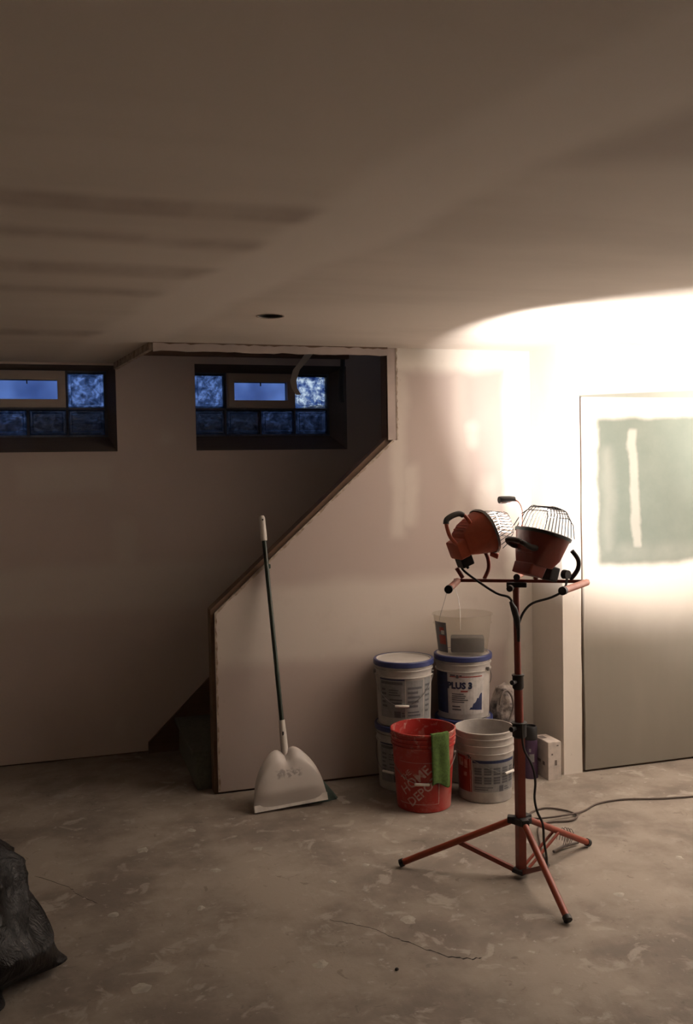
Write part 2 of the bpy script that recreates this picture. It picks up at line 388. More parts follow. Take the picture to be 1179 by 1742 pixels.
for x, z in ((.728, .66), (.742, .45), (.752, .14), (.726, .80), (.730, .28), (1.66, 1.78), (1.67, 2.0)):
    if proto is None: proto = sc.build('screw', M['crack'], sw); s0 = proto
    else: s0 = proto.copy(); C.objects.link(s0)
    s0.parent = sw; s0.location = (x, YS-.0003, z)
# header above the opening and the slanted left end of the hole
hd = MB(); a, b = Vector((.45, YS, 0)), Vector((.34, YF-.02, 0)); n_ = Vector((-(b-a).y, (b-a).x, 0)).normalized()
V = [a, b, b+n_*.02, a+n_*.02]
hd.add([(p.x, p.y, zz) for zz in (CZ-.035, CZ+.9) for p in V], [[0, 1, 2, 3], [7, 6, 5, 4], [0, 4, 5, 1], [1, 5, 6, 2], [2, 6, 7, 3], [3, 7, 4, 0]])
ho = hd.build('trim_1', M['bead']); struct(ho, 'raw slanted board edging the left end of the stair opening in the ceiling', 'trim')
ho2 = MB().bb((.46, YF-.16, CZ+.03), (1.62, YF-.12, CZ+.10)).build('trim_2', M['stud']); struct(ho2, 'brown lumber inside the stair opening above the right window', 'trim')
# walls of the stairwell above the ceiling
wa = MB().bb((.33, YS+.001, CZ+.062), (3.5, YS+.09, 3.5)).build('wall_stairwell_front', M['plain']); struct(wa, 'dark drywall above the stair opening facing the windows', 'wall')
wb = MB().bb((.2, YS, 3.5), (3.6, YF+.25, 3.56)).build('ceiling_stairwell', M['plain']); struct(wb, 'dark ceiling of the stairwell', 'ceiling')
wc = MB().bb((3.5, YS+.1, 0), (3.58, YF, 3.5)).build('wall_stairwell_right', M['plain']); struct(wc, 'end wall of the stairwell at the top of the flight', 'wall')

# --- far wall with the two window openings
W1 = (-.600, .33, 1.68, 2.148); W2 = (.762, 1.650, 1.68, 2.165)
def rect(x0, x1, z0, z1): return [(x0, z0), (x1, z0), (x1, z1), (x0, z1)]
fw = MB().poly([[(XL, .008), (3.5, .008), (3.5, 3.5), (XL, 3.5)], rect(*W1), rect(*W2)], xz(YF), .0135).build('wall_far', M['far'])
struct(fw, 'drywall wall at the back with two small window openings', 'wall')
fo = MB().poly([[(XL, 0), (3.5, 0), (3.5, 3.5), (XL, 3.5)], rect(W1[0]+.0, W1[1], W1[2], W1[3]+.0), rect(*W2)], xz(YF+.0136), .10).build('foundation', M['stud'], fw)
# --- other walls
wl = MB().bb((XL-.1, YB, 0), (XL, YF+.1, CZ)).build('wall_left', M['pale']); struct(wl, 'bare drywall wall on the left, outside the picture', 'wall')
wk = MB().bb((XL, YB-.1, 0), (XR, YB, CZ)).build('wall_back', M['plain']); struct(wk, 'bare drywall wall behind the camera', 'wall')
wr2 = MB().bb((XR, YB, 0), (XR+.1, YR, CZ)).build('wall_right', M['pale']); struct(wr2, 'drywall wall on the right, outside the picture', 'wall')
wr = MB().bb((2.4135, YR+.016, 0), (XR+.1, YR+.1, CZ)).build('wall_front', M['stud']); struct(wr, 'drywall wall of strips and green board behind the work lights', 'wall')
def wavy(x, z0, z1, amp, seed, n=34):
    return [(x+amp*(noise.noise(Vector((seed, (z0+(z1-z0)*i/n)*2.3, 0)))+.35*noise.noise(Vector((seed, (z0+(z1-z0)*i/n)*9, 3)))), z0+(z1-z0)*i/n) for i in range(n+1)]
MB().poly([[(2.40, .0)]+wavy(2.506, 0.0, 1.90, .006, 1.)+[(2.40, 1.90)]], xz(YR), .0155).build('drywall_strip', M['mud'], wr)['label'] = 'narrow pale drywall strip left of the wavy gap'
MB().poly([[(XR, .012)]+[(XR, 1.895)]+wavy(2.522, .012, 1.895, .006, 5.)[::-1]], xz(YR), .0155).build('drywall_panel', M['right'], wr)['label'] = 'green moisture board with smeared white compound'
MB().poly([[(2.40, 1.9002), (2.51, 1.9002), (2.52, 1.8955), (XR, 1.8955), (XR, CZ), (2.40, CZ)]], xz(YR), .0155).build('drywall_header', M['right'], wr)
MB().bb((2.40, YR+.016, 0), (2.4134, YS, CZ)).build('return_panel', M['mud'], wr)['label'] = 'short return of the wall at the corner'
MB().tube([(2.402, YR+.002, .0), (2.402, YR+.002, CZ)], .004, 8).build('corner_bead', M['mud'], wr)
sp = None
for x, z in ((2.455, 1.86), (2.46, .90), (2.44, .10), (2.462, 1.4)):
    s0 = proto.copy(); C.objects.link(s0); s0.parent = wr; s0.location = (x, YR-.0003, z)

# --- windows
def glass_block(x0, x1, z0, z1, y, mt, parent):
    bm = MB(); d = .075; b = .014; i_ = .016
    # pillowed front: outer rim and slightly recessed centre
    def ring(o, yy): return [(x0+o, yy, z0+o), (x1-o, yy, z0+o), (x1-o, yy, z1-o), (x0+o, yy, z1-o)]
    V = ring(0, y+.01)+ring(.006, y)+ring(b, y)+ring(b+.008, y+.010)
    F = []
    for k in range(3):
        for j in range(4): F.append([k*4+j, k*4+(j+1) % 4, (k+1)*4+(j+1) % 4, (k+1)*4+j])
    F.append([12, 13, 14, 15]); bm.add(V, F)
    V2 = [(vx, 2*y+d-vy, vz) for vx, vy, vz in V]; bm.add(V2, [q[::-1] for q in F])
    bm.add([(x0, y+.01, z0), (x1, y+.01, z0), (x1, y+.01, z1), (x0, y+.01, z1), (x0, y+d-.01, z0), (x1, y+d-.01, z0), (x1, y+d-.01, z1), (x0, y+d-.01, z1)],
           [[0, 4, 5, 1], [1, 5, 6, 2], [2, 6, 7, 3], [3, 7, 4, 0]])
    return bm.build('glass_block', mt, parent, False)
def window(n, op, xr, label, bright):
    x0, x1, z0, z1 = op; yw = YF+.10
    t_ = thing('window_%d' % n, label, 'window', (0, 0, 0)); t_['kind'] = 'structure'
    cw = .206; xl = xr-4*cw+.008; zb, zm0, zm1, zt = 1.776, 1.914, 1.928, 2.118
    # splayed dark wooden reveal
    O = [(x0, z0), (x1, z0), (x1, z1), (x0, z1)]; I = [(max(xl-.01, x0+.004), zb-.012), (xr+.012, zb-.012), (xr+.012, zt+.012), (max(xl-.01, x0+.004), zt+.012)]
    for k, nm in ((0, 'sill'), (1, 'side_board'), (2, 'head_board'), (3, 'side_board')):
        a, b = k, (k+1) % 4; g = MB()
        def pt(L, i, y, o=0):
            cx, cz = (x0+x1)/2, (z0+z1)/2; x, z = L[i]
            return (x+(o if x > cx else -o), y, z+(o if z > cz else -o))
        P_ = [pt(O, a, YF+.001), pt(O, b, YF+.001), pt(I, b, yw+.02), pt(I, a, yw+.02)]
        Q_ = [pt(O, a, YF+.001, -0.0), pt(O, b, YF+.001, -0.0), pt(I, b, yw+.035, .0), pt(I, a, yw+.035, .0)]
        nrm = {0: (0, 0, -.012), 1: (.012, 0, 0), 2: (0, 0, .012), 3: (-.012, 0, 0)}[k]
        Q_ = [tuple(c[i]+nrm[i] for i in range(3)) for c in P_]
        g.add(P_+Q_, [[0, 1, 2, 3], [7, 6, 5, 4], [0, 4, 5, 1], [1, 5, 6, 2], [2, 6, 7, 3], [3, 7, 4, 0]])
        g.build(nm, M['darkwood'], t_)
    # mortar grid behind the blocks
    ym = yw+.022
    for c in range(4):
        bx0, bx1 = xr-(4-c)*cw+.010, xr-(3-c)*cw-.004
        bx0 = max(bx0, x0+.012) if n == 2 else bx0
        glass_block(bx0, bx1, zb, zm0, yw, M['gb_mid'] if (n == 2 and c >= 2) or (n == 1 and c == 1) else M['gb_dark'], t_)
        if c in (0, 3): glass_block(bx0, bx1, zm1, zt, yw, M['gb_top'] if c == 3 and n == 2 else M['gb_mid'], t_)
    g = MB()
    for c in range(5): xx = xr-(4-c)*cw+.003; g.bb((xx-(.007 if c < 4 else .006), ym, zb-.01), (xx+(.007 if c < 4 else .016), ym+.045, zt+.018))
    for zz in (zb-.006, (zm0+zm1)/2, zt+.005): g.bb((xl-.01, ym+.001, zz-.007), (xr+.004, ym+.044, zz+(.015 if zz > zt else .007)))
    # cut the middle upright away where the vent sits
    g = MB()
    for c in (0, 1, 3, 4): xx = xr-(4-c)*cw+.003; g.bb((xx-(.007 if c < 4 else .006), ym, zb-.01), (xx+(.007 if c < 4 else .016), ym+.045, zt+.018))
    g.bb((xr-2*cw-.004, ym, zb-.01), (xr-2*cw+.010, ym+.045, zm1))
    for zz in (zb-.006, (zm0+zm1)/2, zt+.005): g.bb((xl-.01, ym+.001, zz-.007), (xr+.004, ym+.044, zz+(.015 if zz > zt else .007)))
    g.build('mortar_joint', M['mortar'], t_)
    # hopper vent in the two middle cells of the upper row
    vx0, vx1 = xr-3*cw+.010, xr-cw-.003; v = MB(); fwid = .042
    v.poly([rect(vx0, vx1, zm1-.002, zt+.006), rect(vx0+fwid, vx1-fwid, zm1+fwid, zt-fwid)], xz(yw-.018), .07)
    v.poly([rect(vx0+.008, vx1-.008, zm1+.006, zt-.002), rect(vx0+fwid-.006, vx1-fwid+.006, zm1+fwid-.006, zt-fwid+.006)], xz(yw-.024), .006)
    vo = v.build('vent_frame', M['ventwood'], t_)
    MB().bb((vx0+fwid, yw+.01, zm1+fwid), (vx1-fwid, yw+.014, zt-fwid)).build('pane', M['pane'], vo)
    xm = (vx0+vx1)/2; MB().bb((xm-.003, yw-.006, zt-fwid-.022), (xm+.003, yw+.004, zt-fwid+.004)).build('latch', M['dgrey'], vo)
    return t_
window(1, W1, .276, 'glass block window with a white vent in the left opening of the far wall', 0)
window(2, W2, 1.566, 'glass block window seen through the stair opening', 1)
# ground outside the windows
so = MB()
for (x0, x1) in ((-.8, .5), (.6, 1.8)):
    pass
gnx, gny = 26, 8; V = []; F = []
for j in range(gny+1):
    for i in range(gnx+1):
        x = -1.6+4.4*i/gnx; y = YF+.23+1.4*j/gny
        V.append((x, y, 1.70+.30*min(1, j/5)+.05*noise.noise(Vector((x*3, y*3, 0)))))
for j in range(gny):
    for i in range(gnx): a = j*(gnx+1)+i; F.append([a, a+1, a+gnx+2, a+gnx+1])
nb = len(V); V += [(v[0], v[1], 1.4) for v in V]
F += [[q+nb for q in f][::-1] for f in F]
for i in range(gnx): F.append([i, i+nb, i+1+nb, i+1]); k = gny*(gnx+1)+i; F.append([k, k+1, k+1+nb, k+nb])
go = MB().add(V, F).build('outdoor_ground', M['soil']); struct(go, 'dark soil outside the small windows', 'ground')

# --- bare strap hanging in the stair opening
st = MB()
pts = [(1.375, 5.10, 2.21), (1.345, 5.11, 2.17), (1.305, 5.13, 2.12), (1.288, 5.14, 2.06), (1.300, 5.16, 2.02), (1.325, 5.17, 1.985)]
P2 = []
for i in range(len(pts)-1):
    for k in range(4): P2.append(Vector(pts[i]).lerp(Vector(pts[i+1]), k/4))
P2.append(Vector(pts[-1])); V = []; F = []
for i, p in enumerate(P2):
    wd_ = .022*(1-.45*i/len(P2))
    V += [p+Vector((-wd_, 0, 0)), p+Vector((wd_, -.006, 0)), p+Vector((wd_, .002, 0)), p+Vector((-wd_, .008, 0))]
for i in range(len(P2)-1):
    for k in range(4): F.append([i*4+k, i*4+(k+1) % 4, (i+1)*4+(k+1) % 4, (i+1)*4+k])
F += [[3, 2, 1, 0], [len(V)-4+k for k in range(4)]]
tag(MB().add(V, F).build('hanging_strap', M['mud'], None, True), 'pale curved strap hanging in front of the right window', 'strap')
st = MB().tube([(1.600, 5.20, 2.25), (1.597, 5.20, 2.15), (1.592, 5.21, 2.07), (1.592, 5.22, 2.0), (1.60, 5.23, 1.95)], .014, 8, sub=3)
tag(st.build('cable_loop', M['dgrey'], None, True), 'dark cable drooping at the right edge of the right window', 'cable')

# --- staircase
sx = .62; rise, run = .19, .205
stc = thing('staircase', 'wooden stair flight with dark carpeted treads behind the sloped wall', 'stairs', (0, 0, 0))
def stringer(y0, y1):
    z0 = .0; m_ = rise/run
    pl = [(.452, 0), (.452, .058), (.47, .075), (2.6, .075+m_*2.13+.10), (2.6, m_*2.13-.2), (.70, 0)]
    MB().poly([pl], lambda u, v, d: (u, y0+d*(y1-y0), v), 1).build('stringer', M['stud'], stc)
stringer(YF-.028, YF-.002)
for k in range(9):
    x = sx+k*run; z = (k+1)*rise
    MB().bb((x-.022, YS+.101, z-.028), (x+run+.01, YF-.029, z), .008).build('tread', M['carpet'], stc)
    MB().bb((x, YS+.101, z-rise), (x+(.195 if k == 0 else .016), YF-.029, z-.028)).build('riser', M['carpet'] if k == 0 else M['stud'], stc)

# --- crack and dried splashes of compound on the floor
def crack(pts, w, nm='floor_crack'):
    P = []
    for a, b in zip(pts, pts[1:]):
        for k in range(6):
            t_ = k/6; P.append((a[0]+(b[0]-a[0])*t_+random.uniform(-.004, .004), a[1]+(b[1]-a[1])*t_+random.uniform(-.005, .005)))
    P.append(pts[-1]); V = []; F = []; n = len(P)
    for i, (x, y) in enumerate(P):
        ww = w*random.uniform(.4, 1.3)*(1 if 0 < i < n-1 else .1); V += [(x, y-ww, .0004), (x, y+ww, .0004), (x, y, .0009)]
    for i in range(n-1):
        a = i*3; F += [[a, a+3, a+5, a+2], [a+2, a+5, a+4, a+1], [a+1, a+4, a+3, a]]
    MB().add(V, F).build(nm, M['crack'], fl)
crack([(.86, 3.06), (.923, 3.007), (.985, 2.941), (1.02, 2.87)], .0022)
crack([(1.02, 2.87), (1.063, 2.817), (1.085, 2.775), (1.145, 2.70), (1.201, 2.663), (1.24, 2.66)], .0035)
crack([(-.12, 3.787), (.009, 3.631), (.03, 3.56), (.06, 3.52), (.10, 3.46)], .002)
random.seed(11)
def splat(x, y, r, sq=1.):
    n = 11; V = [(x, y, .0035)]; F = []
    for k in range(n):
        a = 2*pi*k/n; q = r*random.uniform(.65, 1.25); V.append((x+q*cos(a), y+q*sin(a)*sq, .0003))
    for k in range(n): F.append([0, 1+k, 1+(k+1) % n])
    F.append([1+k for k in range(n)][::-1])
    MB().add(V, F).build('plaster_splash', M['splat'], fl)
for x, y, r in ((1.112, 2.971, .030), (.753, 2.788, .026), (.201, 2.837, .034), (1.12, 3.45, .014), (.55, 3.6, .02), (.45, 3.3, .018), (.30, 3.9, .03), (.52, 4.05, .02), (.75, 3.75, .022), (.95, 3.35, .016), (.72, 4.40, .012), (.76, 4.37, .009), (1.28, 3.5, .013), (1.9, 2.9, .02), (2.3, 3.1, .018), (.15, 3.35, .018), (1.25, 4.15, .02)):
    splat(x, y, r)
tag(MB().lathe([(0, .007), (.004, .006), (.0065, .003), (.005, 0), (0, 0)], 8, (0, 0, 0)).build('pebble', M['crack']), 'tiny dark lump on the floor below the long crack', 'pebble').location = (.962, 2.679, 0)
# debris along the foot of the stair wall
for k in range(3): pass

# ================================================================== BUCKETS
def face_rot(x, y): d = Vector((-x, -y)).normalized(); return atan2(d.x, -d.y)
def wrap_pt(rf, a, z, off=0): r = rf(z)+off; return (r*sin(a), -r*cos(a), z)
def patch(mb, rf, a0, a1, z0, z1, off=.0008, n=None):
    n = n or max(1, int(abs(a1-a0)/.12)+1); V = []; F = []
    for j in (z0, z1):
        for i in range(n+1): V.append(wrap_pt(rf, a0+(a1-a0)*i/n, j, off))
    for i in range(n): F.append([i, i+1, n+2+i, n+1+i])
    mb.add(V, F)
def wrap_text(s, size, a, z, rf, mt, parent, rot=0, off=.0015, bold=0, name='lettering'):
    cu = bpy.data.curves.new('t', 'FONT'); cu.body = s; cu.size = size; cu.align_x = 'CENTER'; cu.align_y = 'CENTER'; cu.offset = bold; cu.resolution_u = 2
    cu.space_line = .95
    o = bpy.data.objects.new('t', cu); C.objects.link(o); dg = bpy.context.evaluated_depsgraph_get()
    me = bpy.data.meshes.new_from_object(o.evaluated_get(dg)); bpy.data.objects.remove(o)
    bm = bmesh.new(); bm.from_mesh(me); bmesh.ops.triangulate(bm, faces=bm.faces)
    lg = [e for e in bm.edges if e.calc_length() > .012]
    if lg: bmesh.ops.subdivide_edges(bm, edges=lg, cuts=1)
    R0 = rf(z)
    for v in bm.verts:
        x = v.co.x*cos(rot)-v.co.y*sin(rot); y = v.co.x*sin(rot)+v.co.y*cos(rot)
        v.co = wrap_pt(rf, a+x/R0, z+y, off)
    bm.to_mesh(me); bm.free(); me.materials.clear(); me.materials.append(mt)
    q = bpy.data.objects.new(name, me); C.objects.link(q); q.parent = parent; return q
def body_profile(h, rb, rt, rings, th=.003, lidded=False):
    rf = lambda z: rb+(rt-rb)*z/h
    p = [(0, .004), (rb-.010, .004), (rb-.006, 0), (rb-.001, .003), (rb, .012)]
    zs = sorted(rings); last = .012
    for z in zs:
        p += [(rf(z-.006), z-.006), (rf(z)+.006, z-.005), (rf(z)+.0065, z), (rf(z+.003)+.0005, z+.001)]
    p += [(rf(h-.012), h-.012), (rf(h)+.004, h-.010), (rf(h)+.005, h-.002), (rf(h)+.001, h)]
    p += [(rf(h)-th, h-.001), (rf(h)-th-.001, h-.02), (rb-th, .008), (0, .008)]
    return p, rf
def bail(parent, rf, ang, zear, zgrip, r_wire=.0017, grip_mat='grip', gl=.034, rr_=.0065):
    pts = []
    for k in range(25):
        t_ = k/24; a = ang-pi/2+pi*t_; z = zear-(zear-zgrip)*sin(pi*t_)**1.3
        pts.append(wrap_pt(rf, a, z, .009))
    MB().tube(pts, r_wire, 6).build('bail_wire', M['steel'], parent, True)
    R0 = rf(zgrip)+.009; c = Vector(wrap_pt(rf, ang, zgrip, .009)); tg = Vector((cos(ang), sin(ang), 0))
    MB().tube([c-tg*gl, c-tg*gl*.9, c+tg*gl*.9, c+tg*gl], [rr_*.7, rr_, rr_, rr_*.7], 10).build('grip', M[grip_mat], parent, True)
    for s_ in (-1, 1):
        e = Vector(wrap_pt(rf, ang+s_*pi/2, zear, 0)); d = Vector((e.x, e.y, 0)).normalized()
        MB().tube([e-d*.002, e+d*.012], .010, 10).build('ear', parent.children[0].data.materials[0], parent, True)
def mud_pail(label, x, y, z, rot_extra=0, r=.148, rb=.128, h=.302, group='stacked compound pails'):
    t_ = thing('plaster_pail', label, 'bucket', (x, y, z), face_rot(x, y)+rot_extra, group)
    rings = [h-.030, h-.062]
    p, rf = body_profile(h, rb, r-.010, rings); MB().lathe(p, 56).build('body', M['white2'], t_, True)
    # white lid with a blue rim
    MB().lathe([(0, h+.004), (r-.020, h+.004), (r-.017, h+.011), (r-.010, h+.012), (r-.008, h+.006), (0, h+.001)], 56).build('lid', M['white'], t_, True)
    MB().lathe([(r-.013, h+.0125), (r-.003, h+.0125), (r, h+.009), (r, h-.012), (r-.004, h-.015), (r-.0052, h-.011), (r-.006, h+.004), (r-.013, h+.0125)], 56).build('lid_rim', M['blue'], t_, True)
    return t_, rf, h
def lines(mb, rf, a0, a1, z0, z1, n, fill=.55, off=.0014, rnd=True):
    for k in range(n):
        z = z1-(z1-z0)*(k+.5)/n; hh = (z1-z0)/n*fill/2
        e = a1-(random.uniform(0, .35)*(a1-a0) if rnd else 0); patch(mb, rf, a0, e, z-hh, z+hh, off)
def back_label(t_, rf):
    """ingredient panels seen on the back of a pail"""
    g = MB(); patch(g, rf, -1.05, -.02, .045, .225); patch(g, rf, .03, .70, .045, .225); patch(g, rf, .76, 1.15, .03, .235)
    g.build('label_panel', M['lbl'], t_)
    d = MB(); lines(d, rf, -.98, -.10, .205, .222, 1, .8, .0014, False); lines(d, rf, .08, .64, .09, .20, 5, .5)
    lines(d, rf, -.62, -.12, .15, .185, 3, .45); lines(d, rf, -.95, -.7, .09, .19, 5, .5); lines(d, rf, -.60, -.10, .11, .14, 2, .5); patch(d, rf, -.42, -.18, .048, .078, .0014); lines(d, rf, -.14, .0, .05, .075, 2)
    lines(d, rf, .08, .64, .05, .08, 2, .5); lines(d, rf, .80, 1.1, .06, .21, 6, .4)
    d.build('label_print', M['lbl_d'], t_)
    b_ = MB(); patch(b_, rf, -1.05, -.02, .226, .236); b_.build('label_stripe', M['lbl_b'], t_)
random.seed(3)
XA, YA = 1.606, 4.302; XB_, YB_ = 1.930, 4.317; STK = .3145
ta, rf, h = mud_pail('white compound pail with blue-rimmed lid, bottom of the left stack behind the red bucket', XA, YA, 0); back_label(ta, rf); bail(ta, rf, -.62, .235, .095)
tb, rf, h = mud_pail('white compound pail with blue-rimmed lid, top of the left stack', XA, YA, STK, .05); back_label(tb, rf); bail(tb, rf, -.12, .245, .105)
tc, rf, h = mud_pail('white compound pail with blue-rimmed lid, hidden at the bottom of the right stack', XB_, YB_, 0, 0, .1455, .126); bail(tc, rf, 1.2, .235, .12)
td, rf, h = mud_pail('white compound pail lettered PLUS 3, on top of the right stack', XB_, YB_, STK, 0, .1455, .126)
g = MB(); patch(g, rf, -.56, .86, .030, .232); g.build('label_panel', M['lbl_w'], td)
g = MB(); patch(g, rf, -1.35, -.62, .030, .235); g.build('label_side', M['lbl_n'], td)
g = MB(); lines(g, rf, -1.25, -.72, .13, .22, 4, .4); lines(g, rf, -1.2, -.75, .05, .10, 3, .5); g.build('side_print', M['lbl_b'], td)
wrap_text('PLUS 3', .043, -.14, .170, rf, M['lbl_n'], td, bold=.0024)
g = MB(); patch(g, rf, -.52, .76, .213, .218, .0014); lines(g, rf, -.10, .30, .140, .148, 1, .9); g.build('label_print', M['lbl_r'], td)
g = MB(); patch(g, rf, -.50, -.30, .2185, .226, .0016); patch(g, rf, -.27, -.17, .208, .225, .0016); patch(g, rf, -.14, -.05, .2185, .224, .0016)
lines(g, rf, -.44, .22, .085, .135, 5, .5); lines(g, rf, -.44, -.05, .045, .075, 2, .45); g.build('small_print', M['lbl_d'], td)
V = []; F = []; n = 10
for i in range(n+1):
    a = .22+.54*i/n; top = .052+.085*i/n+.006*sin(i*2.4); V += [wrap_pt(rf, a, .046+.008*(1-i/n), .0016), wrap_pt(rf, a, top, .0016)]
for i in range(n): F.append([2*i, 2*i+2, 2*i+3, 2*i+1])
MB().add(V, F).build('label_triangle', M['lbl_b'], td)
bail(td, rf, 2.6, .245, .11)

# red bucket
x, y = 1.585, 4.005
rb_ = thing('red_bucket', 'open red plastic bucket splashed with plaster in front of the stacked pails', 'bucket', (x, y, 0), face_rot(x, y))
p, rf = body_profile(.362, .124, .146, [.335, .315, .297]); MB().lathe(p, 64).build('body', M['red'], rb_, True)
wrap_text('THE', .034, -.62, .170, rf, M['stencil'], rb_, R(42), bold=.0006)
wrap_text('HOME', .062, -.30, .150, rf, M['stencil'], rb_, R(42), bold=.001)
wrap_text('DEPOT', .056, -.02, .100, rf, M['stencil'], rb_, R(42), bold=.001)
g = MB(); patch(g, rf, -.95, .55, .040, .0425, .0012); patch(g, rf, .53, .56, .042, .15, .0012); patch(g, rf, -.9, .5, .232, .2335, .0012); g.build('print_frame', M['stencil'], rb_)
bail(rb_, rf, -.05, .245, .138)

# translucent mixing bucket
x, y = 1.903, 4.019
gb = thing('mixing_bucket', 'open cloudy white bucket with gridded grey label, right of the red bucket', 'bucket', (x, y, 0), face_rot(x, y))
p, rf = body_profile(.330, .124, .137, [.300, .268, .232]); MB().lathe(p, 64).build('body', M['white2'], gb, True)
g = MB(); patch(g, rf, -.45, 1.30, .055, .205); g.build('label_panel', M['lbl'], gb)
g = MB(); patch(g, rf, -.45, 1.30, .190, .203, .0014); g.build('label_stripe', M['lbl_b'], gb)
g = MB()
for k in range(5):
    a = -.38+k*.34
    for q in range(2): lines(g, rf, a, a+.26, .092+q*.042, .092+q*.042+.036, 3, .8, .0014, False)
lines(g, rf, -.38, .3, .062, .082, 2, .5); patch(g, rf, .52, .70, .056, .084, .0014); lines(g, rf, .74, 1.0, .06, .08, 2)
g.build('label_print', M['lbl_d'], gb)
g = MB(); patch(g, rf, -1.25, -.50, .05, .215, .0012); g.build('label_red', M['lbl_r'], gb)
g = MB(); patch(g, rf, -.56, -.53, .05, .215, .0016); patch(g, rf, -1.15, -.85, .165, .205, .0016); patch(g, rf, -.80, -.66, .16, .2, .0016); patch(g, rf, -.85, -.70, .12, .14, .0016); g.build('label_mark', M['stencil'], gb)
bail(gb, rf, .95, .215, .140)

# clear bucket on the right stack
zc = STK+.302+.0127
cb = thing('clear_bucket', 'cloudy clear plastic bucket standing on the PLUS 3 pail', 'bucket', (XB_, YB_, zc), face_rot(XB_, YB_))
hh = .195; rfc = lambda z: .124+.022*z/hh
MB().lathe([(0, 0), (.118, 0), (.124, .006), (rfc(hh-.05), hh-.05), (rfc(hh-.04)+.005, hh-.045), (rfc(hh-.03), hh-.038), (rfc(hh), hh-.006), (rfc(hh)+.006, hh-.004), (rfc(hh)+.006, hh), (rfc(hh)-.002, hh), (.121, .008), (0, .004)], 56).build('body', M['clearpl'], cb, True)
g = MB(); patch(g, rfc, -1.25, -.60, .015, .165); g.build('label_panel', M['lbl_d'], cb)
g = MB(); patch(g, rfc, -1.0, -.66, .055, .10, .0014); patch(g, rfc, -.95, -.72, .118, .14, .0014); g.build('label_red', M['lbl_r'], cb)
g = MB(); patch(g, rfc, -.86, -.70, .105, .125, .0018); g.build('label_white', M['lbl_w'], cb)
pts = []
for k in range(29):
    t_ = k/28; a = pi*t_; pts.append((-.118*cos(a)*.5-.045+.0, .06*sin(a)-.03, .150+.165*sin(a)**.8))
# bail standing upright, leaning to the left
pts = [(-.118, .02, .145), (-.105, .02, .20), (-.085, .015, .265), (-.072, .01, .315), (-.060, .0, .338), (-.040, -.01, .325), (-.022, -.02, .285), (-.012, -.05, .22), (-.010, -.09, .17), (-.010, -.133, .13)]
MB().tube(pts, .0014, 6, sub=5).build('bail_wire', M['steel'], cb, True)
tag(MB().box((0, 0, 0), (.165, .10, .075), None, .010).build('foam_block', M['sponge'], None, True), 'dark grey foam block inside the clear bucket', 'sponge').matrix_world = Matrix.Translation((XB_+.012, YB_-.03, zc+.046)) @ Matrix.Rotation(face_rot(XB_, YB_), 4, 'Z')

# green cloth draped over the red bucket rim
def cloth_pt(u, v):
    # u 0..1 across, v path length; in the red bucket's own frame
    a = .23+u*.60; s = v-.05
    R_ = .1525
    if s < 0: r = R_-.016+s*.05; z = .366+s
    elif s < .022:
        t_ = s/.022; r = R_-.016+.022*t_; z = .366+.004*sin(pi*t_)
    else: d = s-.022; r = R_+.006-.03*d+.004*sin(u*9+1)*min(1, d*12); z = .366-d
    r += .0025*noise.noise(Vector((u*4, v*20, 0)))
    a += .10*max(0, s-.03)/.2*(u*.7+.25)
    if s > .20: z += .012*sin(u*5+.5)*(s-.20)/.05
    return (r*sin(a), -r*cos(a), z)
V = []; F = []; nu, nv = 14, 40
for j in range(nv+1):
    for i in range(nu+1): V.append(cloth_pt(i/nu, .31*j/nv))
for j in range(nv):
    for i in range(nu): a = j*(nu+1)+i; F.append([a, a+1, a+nu+2, a+nu+1])
cl = link_mesh('cleaning_cloth', V, F, M['cloth'], None, True); md = cl.modifiers.new('s', 'SOLIDIFY'); md.thickness = .004; md.offset = 1
cl.matrix_world = Matrix.Translation((1.585, 4.005, 0)) @ Matrix.Rotation(face_rot(1.585, 4.005), 4, 'Z')
tag(cl, 'green microfibre cloth draped over the red bucket rim', 'cloth')

# crumpled bag on the right of the stack, standing on the floor behind the white bucket
bm = bmesh.new(); bmesh.ops.create_icosphere(bm, subdivisions=5, radius=1)
for v in bm.verts:
    d = v.co.normalized(); k = 1+.18*noise.noise(d*2.3)+.10*abs(noise.noise(d*5.5))+.05*noise.noise(d*12)
    z = d.z; tw = (abs(z)**2.2*-.45+1.0)*1.12; d2 = Vector((d.x, d.y, 0)); d2 = d2/max(.35, d2.length)
    v.co = Vector((d2.x*.066*k*tw, d2.y*.072*k*tw, .222+z*.222*(1+.06*noise.noise(d*4))))
    if v.co.z < .012: v.co.z = .002
me = bpy.data.meshes.new('paper_sack'); bm.to_mesh(me); bm.free(); me.materials.append(M['bagclear'])
pb = bpy.data.objects.new('paper_sack', me); C.objects.link(pb); pb.location = (2.165, 4.33, 0)
for pz in me.polygons: pz.use_smooth = True
tag(pb, 'crumpled grey-brown sack standing right of the stacked pails', 'sack')
MB().tube([(-.066, -.075, .36), (-.06, -.088, .41), (-.03, -.085, .43), (-.004, -.086, .40), (.004, -.09, .35), (-.012, -.092, .30), (-.032, -.09, .26)], .0055, 7, sub=4).build('tie_loop', M['spot'], pb, True)

